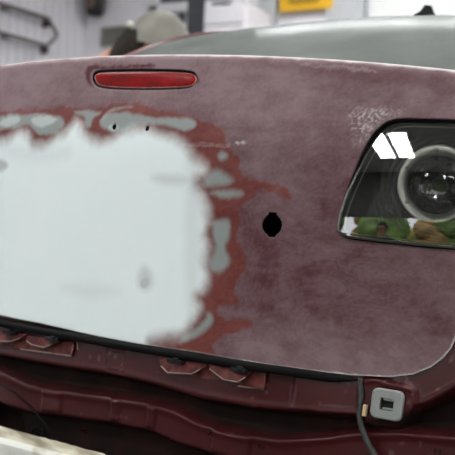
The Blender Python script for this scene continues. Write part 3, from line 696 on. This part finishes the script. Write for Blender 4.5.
obj('bulb_cap', lathe([(0, -.004), (.008, -.006), (.013, -.014), (.014, -.034)], 24, MR), M_house, seal, True)
obj('projector_dome', lathe([(0, .008)]+[(R_*math.sin(a_), -.008+.016*math.cos(a_)) for a_ in [math.pi/2*i/14 for i in range(1, 15)]], 48, MR), clear_glass('dome_glass', (.62, .63, .64, 1), 1.6), seal, True)

# ---------------- rear window, pillars, roof
GH = (.43, 1.04, .011, 1.237, 1.352, .037, .02, .077)
def glass_pt(u, v):
    yb_, zb_, kb, yt, zt_, kt, cy, bul = GH
    x = (.64-.10*v)*u; y_ = yb_+(yt-yb_)*v+cy*u*u; z_ = zb_-kb*u*u+(zt_-kt*u*u-zb_+kb*u*u)*v+bul*4*v*(1-v); return (x, y_, z_)
obj('rear_window', loft(glass_pt, 48, 32), clear_glass('dust_sheen_rear_glass', (.35, .37, .37, 1), 1.5, .22, .72, srgb(110, 113, 110)), car, True)['label'] = 'pale grey rear window above the lid, dust and reflections painted into its grey'  # diffuse grey layer: dust plus the pale room's reflection, painted as one colour
for sgn in (-1, 1): obj('window_trim', tube([Vector(glass_pt(sgn, j/24))+Vector((sgn*.004, 0, .001)) for j in range(25)], .0065, 8), M_body, car, True)
for sgn, nm in ((-1, 'rear_pillar'), (1, 'rear_pillar')):
    bm = bmesh.new(); rows = []
    for j in range(25):
        v = j/24; g = Vector(glass_pt(sgn, v)); ins = Vector(glass_pt(sgn*.985, v))
        rows.append([bm.verts.new(p_) for p_ in (ins+Vector((0, 0, .003)), g+Vector((sgn*.012, .0, .004)), g+Vector((sgn*.045, .02, -.012)), g+Vector((sgn*.12, .03, -.12-.06*v)), Vector((sgn*.80, g.y+.03, .86)))])
    for A, B in zip(rows[:-1], rows[1:]):
        for i in range(4): bm.faces.new((A[i], A[i+1], B[i+1], B[i]))
    obj(nm, bm, M_body, car, True)
def roof_pt(u, v):
    g = Vector(glass_pt(u*1.03, 1.)); e = Vector((u*.50, 2.35, 1.34-.05*u*u)); p_ = g.lerp(e, v); p_.z += .05*math.sin(math.pi*v)*(1-.3*u*u)-.0025+.0; return p_
obj('roof', loft(roof_pt, 30, 16), M_body, car, True)
ws = lambda u, v: Vector((u*.50, 2.35, 1.34-.05*u*u)).lerp(Vector((u*.66, 3.05, .98-.02*u*u)), v)
obj('windscreen', loft(ws, 20, 6), clear_glass('windscreen_glass', (.5, .55, .55, 1), 1.5), car, True)
def hood_pt(u, v): return Vector((u*(.68+.02*v-.1*v*v), 3.05+1.15*v-.12*u*u*v, .98-.02*u*u-.16*v-.06*v*v))
obj('bonnet', loft(hood_pt, 16, 8), M_body, car, True)
for sgn in (-1, 1):
    bm = bmesh.new(); prof = [(.62, .02, .18), (.80, .10, .20), (.87, .14, .45), (.89, .16, .62), (.86, .13, .78), (.80, .13, .87), (.73, .10, .92)]
    rows = []
    for j in range(30):
        v = j/29; yy = .03+4.2*v; tp_ = 1-.14*v**4-.05*(1-v)**3
        rows.append([bm.verts.new((sgn*(x_*tp_), yy+y_*(1-v), z_-(.10*v*v if z_ > .5 else 0))) for x_, y_, z_ in prof])
    for A, B in zip(rows[:-1], rows[1:]):
        for i in range(len(prof)-1): bm.faces.new((A[i], A[i+1], B[i+1], B[i]))
    obj('body_side', bm, M_body, car, True)
    # side glass between body side and roof
    bm = bmesh.new(); q_ = [(sgn*.80, 1.0, .87), (sgn*.76, 3.0, .93), (sgn*.52, 2.35, 1.30), (sgn*.58, 1.25, 1.29)]
    bm.faces.new([bm.verts.new(v) for v in q_]); obj('side_window', bm, clear_glass('side_glass', (.4, .42, .42, 1), 1.5), car)
obj('cabin_floor', box((0, 2.2, .3), (1.3, 3.9, .04)), M_dark, car)
obj('parcel_shelf', box((0, .75, .93), (1.1, .62, .03)), mat('shelf_cloth', srgb(44, 42, 42), .9, noise=.3), car)
obj('seat_back', box((0, 1.15, .72), (1.2, .14, .62), Matrix.Rotation(-.25, 3, 'X'), .04), mat('seat_cloth', srgb(58, 56, 56), .9, noise=.3), car)
# antenna foot on the roof's rear edge
ab = None
d = Fc + ((427-227.5)/F_PX)*Rc - ((15.5-227.5)/F_PX)*Uc; t_ = -CAR_CAM[0]/d[0]
ab = Vector(CAR_CAM + d*t_); 
prof = [(.032, -.006), (.024, .002), (.017, .010), (.0125, .020), (.010, .026), (0, .029)]
obj('antenna', lathe(prof, 20, Matrix.Translation(ab) @ Matrix.Diagonal((1, 1.5, 1, 1))), M_black, car, True)
# wheels
M_tyre = mat('tyre_rubber', srgb(26, 26, 27), .8, noise=.3)
for sx_ in (-1, 1):
    for yy in (.75, 3.35):
        Mw = Matrix.Translation((sx_*.70, yy, .30)) @ Matrix.Rotation(math.pi/2, 4, 'Y')
        wh = obj('wheel', lathe([(.20, -.09), (.28, -.095), (.305, -.07), (.31, 0), (.305, .07), (.28, .095), (.20, .09)], 40, Mw, close=True), M_tyre, car, True)
        obj('wheel_rim', lathe([(0, -.04), (.05, -.05), (.19, -.03), (.2, -.09), (.2, .09), (.19, .03), (.05, .05), (0, .04)], 32, Mw), M_chrome, wh, True)

# ================================================================== worn beam in front, lower left
M_beam = mat('worn_cream_paint', srgb(216, 216, 208), .75, col2=srgb(170, 164, 142), scale=26, bump=.15, lo=.3, hi=.46, detail=8)
M_beamtop = mat('stained_beam_top', srgb(176, 170, 150), .8, col2=srgb(106, 96, 78), scale=22, bump=.2, lo=.36, hi=.6, detail=8)
pa = at(-30, 419, 1.62); pb = at(112, 457, 1.72); dr_ = (pb-pa); dr_.z = dr_.z
pa2 = pa-dr_*.9; pb2 = pb+dr_*.35
ux = dr_.normalized(); side = Vector((-math.cos(YAW_ROOM)*0-Fw[0], -Fw[1], 0)).normalized(); side = (side-ux*side.dot(ux)).normalized(); upv = ux.cross(side)
if upv.z < 0: upv = -upv
bm = bmesh.new(); secs = []
prof = [(0, 0), (.012, .004), (.05, -.003), (.056, -.009), (.060, -.05), (.058, -.10), (.0, -.10)]
N_ = 60
for i in range(N_+1):
    p0 = pa2.lerp(pb2, i/N_); secs.append([bm.verts.new(p0+side*(s_+random.uniform(-.0005, .0005))+upv*(u_+random.uniform(-.0006, .0006))) for s_, u_ in prof])
for A, B in zip(secs[:-1], secs[1:]):
    for i in range(len(prof)):
        f_ = bm.faces.new((A[i], A[(i+1) % 7], B[(i+1) % 7], B[i])); f_.material_index = 1 if i < 2 else 0
bm.faces.new(secs[0][::-1]); bm.faces.new(secs[-1])
be = tag(obj('trestle_beam', bm, None, None, False, [M_beam, M_beamtop]), 'weathered cream painted wooden trestle beam in front of the car at lower left', 'beam')
for f_ in (.12, .9):
    p0 = pa2.lerp(pb2, f_)+side*.03-upv*.09
    for s_ in (-1, 1):
        obj('leg', tube([p0, Vector((p0.x+side.x*.03, p0.y+side.y*.03, 0))+side*(.0 if s_ < 0 else .22)], .022, 8), M_beam, be)

# ================================================================== person leaning over the car's far side
def skin_body(name, verts, edges, radii, root, m1, parent=None, sub=2):
    me_ = bpy.data.meshes.new(name); me_.from_pydata([tuple(v) for v in verts], edges, []); o_ = obj(name, me_, m1, parent)
    md_ = o_.modifiers.new('skin', 'SKIN'); md_.use_smooth_shade = True
    for i, r_ in enumerate(radii): me_.skin_vertices[0].data[i].radius = (r_, r_) if not hasattr(r_, '__len__') else r_
    me_.skin_vertices[0].data[root].use_root = True
    s_ = o_.modifiers.new('sub', 'SUBSURF'); s_.levels = sub; s_.render_levels = sub
    return o_
DP = 5.2
sc = DP/F_PX                                            # metres per photo pixel at the person's distance
Rh = Vector((Rw[0], Rw[1], 0)).normalized(); Fh = Vector((Fw[0], Fw[1], 0)).normalized(); Zu = Vector((0, 0, 1))
head = at(158, 38, DP)
def hp_(a_, f_, u_): return head + Rh*a_ + Fh*f_ + Zu*u_   # metres: right, away, up from the head's centre
M_skin = mat('skin', srgb(205, 150, 120), .55, noise=.12, scale=30)
M_shirt = mat('work_shirt', srgb(62, 66, 78), .85, noise=.2, scale=20); M_trou = mat('work_trousers', srgb(50, 50, 54), .85, noise=.2, scale=20)
person = tag(empty('person', (head.x-Rh.x*.75, head.y-Rh.y*.75, 0)), 'person in a pale grey-green cap bending over behind the car, head turned away', 'person')
inv = Matrix.Translation(person.location).inverted()
def pw(v): return inv @ Vector(v)
zg = -head.z
V_ = {'pelvis': hp_(-.82, .10, -.62), 'waist': hp_(-.66, .10, -.42), 'chest': hp_(-.42, .08, -.36), 'collar': hp_(-.26, .05, -.19), 'neck': hp_(-.17, .03, -.10), 'skull': hp_(-.08, .0, -.03), 'face': hp_(.04, .0, -.02), 'jaw': hp_(.06, .02, -.10)}
for s_, f_ in (('l', .24), ('r', -.14)):
    k = 1 if s_ == 'l' else -1
    V_['sh'+s_] = hp_(-.33, .07+k*.18, -.30); V_['el'+s_] = hp_(-.16, .10+k*.22, -.46); V_['wr'+s_] = hp_(.04, .10+k*.14, -.52); V_['pa'+s_] = hp_(.11, .10+k*.13, -.53)
    V_['hi'+s_] = hp_(-.84, .10+k*.10, -.68); V_['kn'+s_] = hp_(-.76, .10+k*.12, -.68-(head.z-.68)*.48); V_['an'+s_] = hp_(-.86, .10+k*.12, zg+.08); V_['to'+s_] = hp_(-.66, .10+k*.14, zg+.04)
names = list(V_); ix = {n_: i for i, n_ in enumerate(names)}
E_ = [('pelvis', 'waist'), ('waist', 'chest'), ('chest', 'collar'), ('collar', 'neck'), ('neck', 'skull'), ('skull', 'face'), ('face', 'jaw')]
for s_ in 'lr': E_ += [('collar', 'sh'+s_), ('sh'+s_, 'el'+s_), ('el'+s_, 'wr'+s_), ('wr'+s_, 'pa'+s_), ('pelvis', 'hi'+s_), ('hi'+s_, 'kn'+s_), ('kn'+s_, 'an'+s_), ('an'+s_, 'to'+s_)]
Rd = {'pelvis': .14, 'waist': .135, 'chest': .15, 'collar': .09, 'neck': .062, 'skull': .085, 'face': .088, 'jaw': .05}
for s_ in 'lr': Rd.update({'sh'+s_: .065, 'el'+s_: .045, 'wr'+s_: .03, 'pa'+s_: .036, 'hi'+s_: .095, 'kn'+s_: .062, 'an'+s_: .045, 'to'+s_: .04})
body = skin_body('body', [pw(V_[n_]) for n_ in names], [(ix[a_], ix[b_]) for a_, b_ in E_], [Rd[n_] for n_ in names], ix['pelvis'], M_skin, person)
def cloth(name, keys, edges, grow, m1):
    kx = {n_: i for i, n_ in enumerate(keys)}
    return skin_body(name, [pw(V_[n_]) for n_ in keys], [(kx[a_], kx[b_]) for a_, b_ in edges], [Rd[n_]+grow for n_ in keys], 0, m1, person)
ks = ['pelvis', 'waist', 'chest', 'collar', 'shl', 'shr', 'ell', 'elr']
cloth('shirt', ks, [('pelvis', 'waist'), ('waist', 'chest'), ('chest', 'collar'), ('collar', 'shl'), ('collar', 'shr'), ('shl', 'ell'), ('shr', 'elr')], .034, M_shirt)
V_['belt'] = V_['pelvis'].lerp(V_['waist'], .8); Rd['belt'] = .138
kt = ['belt', 'pelvis', 'hil', 'hir', 'knl', 'knr', 'anl', 'anr']
cloth('trousers', kt, [('belt', 'pelvis'), ('pelvis', 'hil'), ('pelvis', 'hir'), ('hil', 'knl'), ('hir', 'knr'), ('knl', 'anl'), ('knr', 'anr')], .030, M_trou)
for s_ in 'lr':                                          # boots and hands
    kk = [V_['an'+s_], V_['an'+s_].lerp(V_['to'+s_], .5)+Vector((0, 0, -.01)), V_['to'+s_]]
    skin_body('boot', [pw(v) for v in kk], [(0, 1), (1, 2)], [.058, .055, .045], 0, M_dark, person)
    w_, p_ = V_['wr'+s_], V_['pa'+s_]; dv = (p_-w_).normalized(); sd = dv.cross(Zu).normalized(); dn = Vector((0, 0, -1))
    for q_ in range(4):
        b0 = p_+sd*(-.027+.018*q_)-dv*.01; L_ = (.068, .078, .074, .058)[q_]
        pts_ = [b0, b0+dv*L_*.5+dn*.006, b0+dv*L_*.8+dn*.024, b0+dv*L_*.9+dn*.045]
        skin_body('finger', [pw(v) for v in pts_], [(0, 1), (1, 2), (2, 3)], [.0095, .009, .0082, .007], 0, M_skin, person, 1)
    b0 = p_-sd*.03-dv*.035; pts_ = [b0, b0-sd*.025+dv*.02, b0-sd*.03+dv*.05+dn*.01]
    skin_body('thumb', [pw(v) for v in pts_], [(0, 1), (1, 2)], [.012, .0105, .008], 0, M_skin, person, 1)
# face features (turned away from the viewer, looking down to the right)
for f_ in (-.034, .034):
    obj('eye', lathe([(0, .011), (.008, .008), (.011, 0), (.008, -.008), (0, -.011)], 12, Matrix.Translation(pw(hp_(.115, f_, -.045)))), mat('eye_white', srgb(225, 222, 215), .3), person, True)
obj('nose', lathe([(0, .03), (.008, .018), (.015, -.01), (.010, -.02), (0, -.022)], 12, Matrix.Translation(pw(hp_(.125, 0, -.085)))), M_skin, person, True)
obj('mouth', tube([pw(hp_(.105, -.025, -.135)), pw(hp_(.112, 0, -.137)), pw(hp_(.105, .025, -.135))], [.004, .007, .004], 8), mat('lips', srgb(170, 100, 92), .5), person, True)
for f_ in (-.092, .092):
    obj('ear', lathe([(0, -.008), (.018, -.008), (.026, 0), (.016, .008), (0, .004)], 14, Matrix.Translation(pw(hp_(-.015, f_, -.075))) @ Matrix.Rotation(math.pi/2, 4, 'X') @ Matrix.Diagonal((1, 1.3, 1, 1))), M_skin, person, True)
# hair: short dark cap of hair on the back of the head
Mx = Matrix(((Rh.x, Fh.x, 0, 0), (Rh.y, Fh.y, 0, 0), (0, 0, 1, 0), (0, 0, 0, 1)))
def blob(name, c_, r3, tilt, m1, cut=None, seg=28, jitter=0.):
    bm = bmesh.new(); bmesh.ops.create_uvsphere(bm, u_segments=seg, v_segments=18, radius=1)
    if cut is not None: bmesh.ops.delete(bm, geom=[v for v in bm.verts if v.co.z < cut], context='VERTS')
    for v in bm.verts: v.co *= 1+random.uniform(-jitter, jitter)
    bmesh.ops.transform(bm, matrix=Matrix.Translation(pw(c_)) @ Mx @ Matrix.Rotation(tilt, 4, 'Y') @ Matrix.Diagonal((*r3, 1)), verts=bm.verts[:])
    return obj(name, bm, m1, person, True)
blob('hair', hp_(-.118, 0, -.055), (.080, .098, .135), math.radians(38), mat('dark_brown_hair', srgb(44, 36, 27), .9, noise=.5, scale=80, bump=1.), None, jitter=.03)
M_cap = mat('grey_green_cap_cloth', srgb(160, 156, 146), .9, noise=.3, scale=9, bump=.3)
blob('cap', hp_(.004, 0, -.025), (.140, .118, .150), math.radians(10), M_cap, -.25)
blob('cap_brim', hp_(.155, 0, -.045), (.09, .085, .012), math.radians(24), M_cap)
obj('cap_strap', tube([pw(hp_(-.110, -.085, .030)), pw(hp_(-.128, -.035, .052)), pw(hp_(-.130, .035, .052)), pw(hp_(-.112, .085, .030))], .013, 8), mat('pale_strap', srgb(214, 214, 200), .8), person, True)

# ================================================================== second person: stands at the open door, mirrored in the tail lamp's lens
P0 = Vector((-2.16, -3.35, 0))
by = tag(empty('person', P0), 'person in dark clothes standing inside the open front door, mirrored in the tail lamp', 'person')
J = {'pelvis': (0, 0, .94), 'waist': (0, .01, 1.08), 'chest': (0, 0, 1.28), 'collar': (0, -.01, 1.42), 'neck': (0, .0, 1.50), 'skull': (0, .01, 1.63), 'crown': (0, 0, 1.68)}
ED = [('pelvis', 'waist'), ('waist', 'chest'), ('chest', 'collar'), ('collar', 'neck'), ('neck', 'skull'), ('skull', 'crown')]
RR = {'pelvis': .13, 'waist': .125, 'chest': .145, 'collar': .085, 'neck': .055, 'skull': .082, 'crown': .075}
for k, s_ in ((-1, 'l'), (1, 'r')):
    J.update({'sh'+s_: (k*.18, 0, 1.40), 'el'+s_: (k*.26, -.02, 1.12), 'wr'+s_: (k*.25, .10, .90), 'pa'+s_: (k*.245, .12, .84), 'hi'+s_: (k*.09, 0, .90), 'kn'+s_: (k*.10, .02, .50), 'an'+s_: (k*.11, 0, .09), 'to'+s_: (k*.13, .16, .04)})
    ED += [('collar', 'sh'+s_), ('sh'+s_, 'el'+s_), ('el'+s_, 'wr'+s_), ('wr'+s_, 'pa'+s_), ('pelvis', 'hi'+s_), ('hi'+s_, 'kn'+s_), ('kn'+s_, 'an'+s_), ('an'+s_, 'to'+s_)]
    RR.update({'sh'+s_: .062, 'el'+s_: .043, 'wr'+s_: .029, 'pa'+s_: .034, 'hi'+s_: .09, 'kn'+s_: .06, 'an'+s_: .043, 'to'+s_: .038})
def limb(name, keys, grow, m1):
    ee = [(a_, b_) for a_, b_ in ED if a_ in keys and b_ in keys]; kx = {n_: i for i, n_ in enumerate(keys)}
    return skin_body(name, [J[n_] for n_ in keys], [(kx[a_], kx[b_]) for a_, b_ in ee], [RR[n_]+grow for n_ in keys], 0, m1, by)
limb('body', list(J), 0, M_skin)
limb('jacket', ['pelvis', 'waist', 'chest', 'collar', 'shl', 'shr', 'ell', 'elr', 'wrl', 'wrr'], .014, mat('black_jacket', srgb(26, 27, 31), .85, noise=.2))
limb('trousers', ['waist', 'pelvis', 'hil', 'hir', 'knl', 'knr', 'anl', 'anr'], .018, M_trou)
for k, s_ in ((-1, 'l'), (1, 'r')):
    skin_body('boot', [J['an'+s_], tuple((Vector(J['an'+s_])+Vector(J['to'+s_]))/2), J['to'+s_]], [(0, 1), (1, 2)], [.055, .05, .042], 0, M_dark, by)
    p_ = Vector(J['pa'+s_])
    for q_ in range(4):
        b0 = p_+Vector((0, -.027+.018*q_, .0)); L_ = (.058, .074, .078, .068)[q_]
        skin_body('finger', [b0, b0+Vector((-k*.004, .006, -L_*.5)), b0+Vector((-k*.018, .010, -L_*.85)), b0+Vector((-k*.034, .010, -L_*.95))], [(0, 1), (1, 2), (2, 3)], [.0095, .009, .0082, .007], 0, M_skin, by, 1)
    b0 = p_+Vector((0, .03, .03)); skin_body('thumb', [b0, b0+Vector((-k*.012, .022, -.025)), b0+Vector((-k*.02, .024, -.055))], [(0, 1), (1, 2)], [.012, .0105, .008], 0, M_skin, by, 1)
    obj('eye', lathe([(0, .011), (.008, .008), (.011, 0), (.008, -.008), (0, -.011)], 12, Matrix.Translation((k*.032, .083, 1.635))), bpy.data.materials['eye_white'], by, True)
    obj('ear', lathe([(0, -.008), (.018, -.008), (.026, 0), (.016, .008), (0, .004)], 14, Matrix.Translation((k*.088, .0, 1.62)) @ Matrix.Rotation(math.pi/2, 4, 'Y') @ Matrix.Diagonal((1.3, 1, 1, 1))), M_skin, by, True)
obj('nose', lathe([(0, .03), (.008, .018), (.015, -.01), (.010, -.02), (0, -.022)], 12, Matrix.Translation((0, .096, 1.605))), M_skin, by, True)
obj('mouth', tube([(-.025, .083, 1.565), (0, .089, 1.563), (.025, .083, 1.565)], [.004, .007, .004], 8), bpy.data.materials['lips'], by, True)
bm = bmesh.new(); bmesh.ops.create_uvsphere(bm, u_segments=28, v_segments=18, radius=1)
bmesh.ops.delete(bm, geom=[v for v in bm.verts if v.co.z < -.1+.55*v.co.y], context='VERTS')
for v in bm.verts: v.co = Vector((v.co.x*.094, v.co.y*.104-.006, v.co.z*.115+1.645))*1
obj('hair', bm, bpy.data.materials['dark_brown_hair'], by, True)
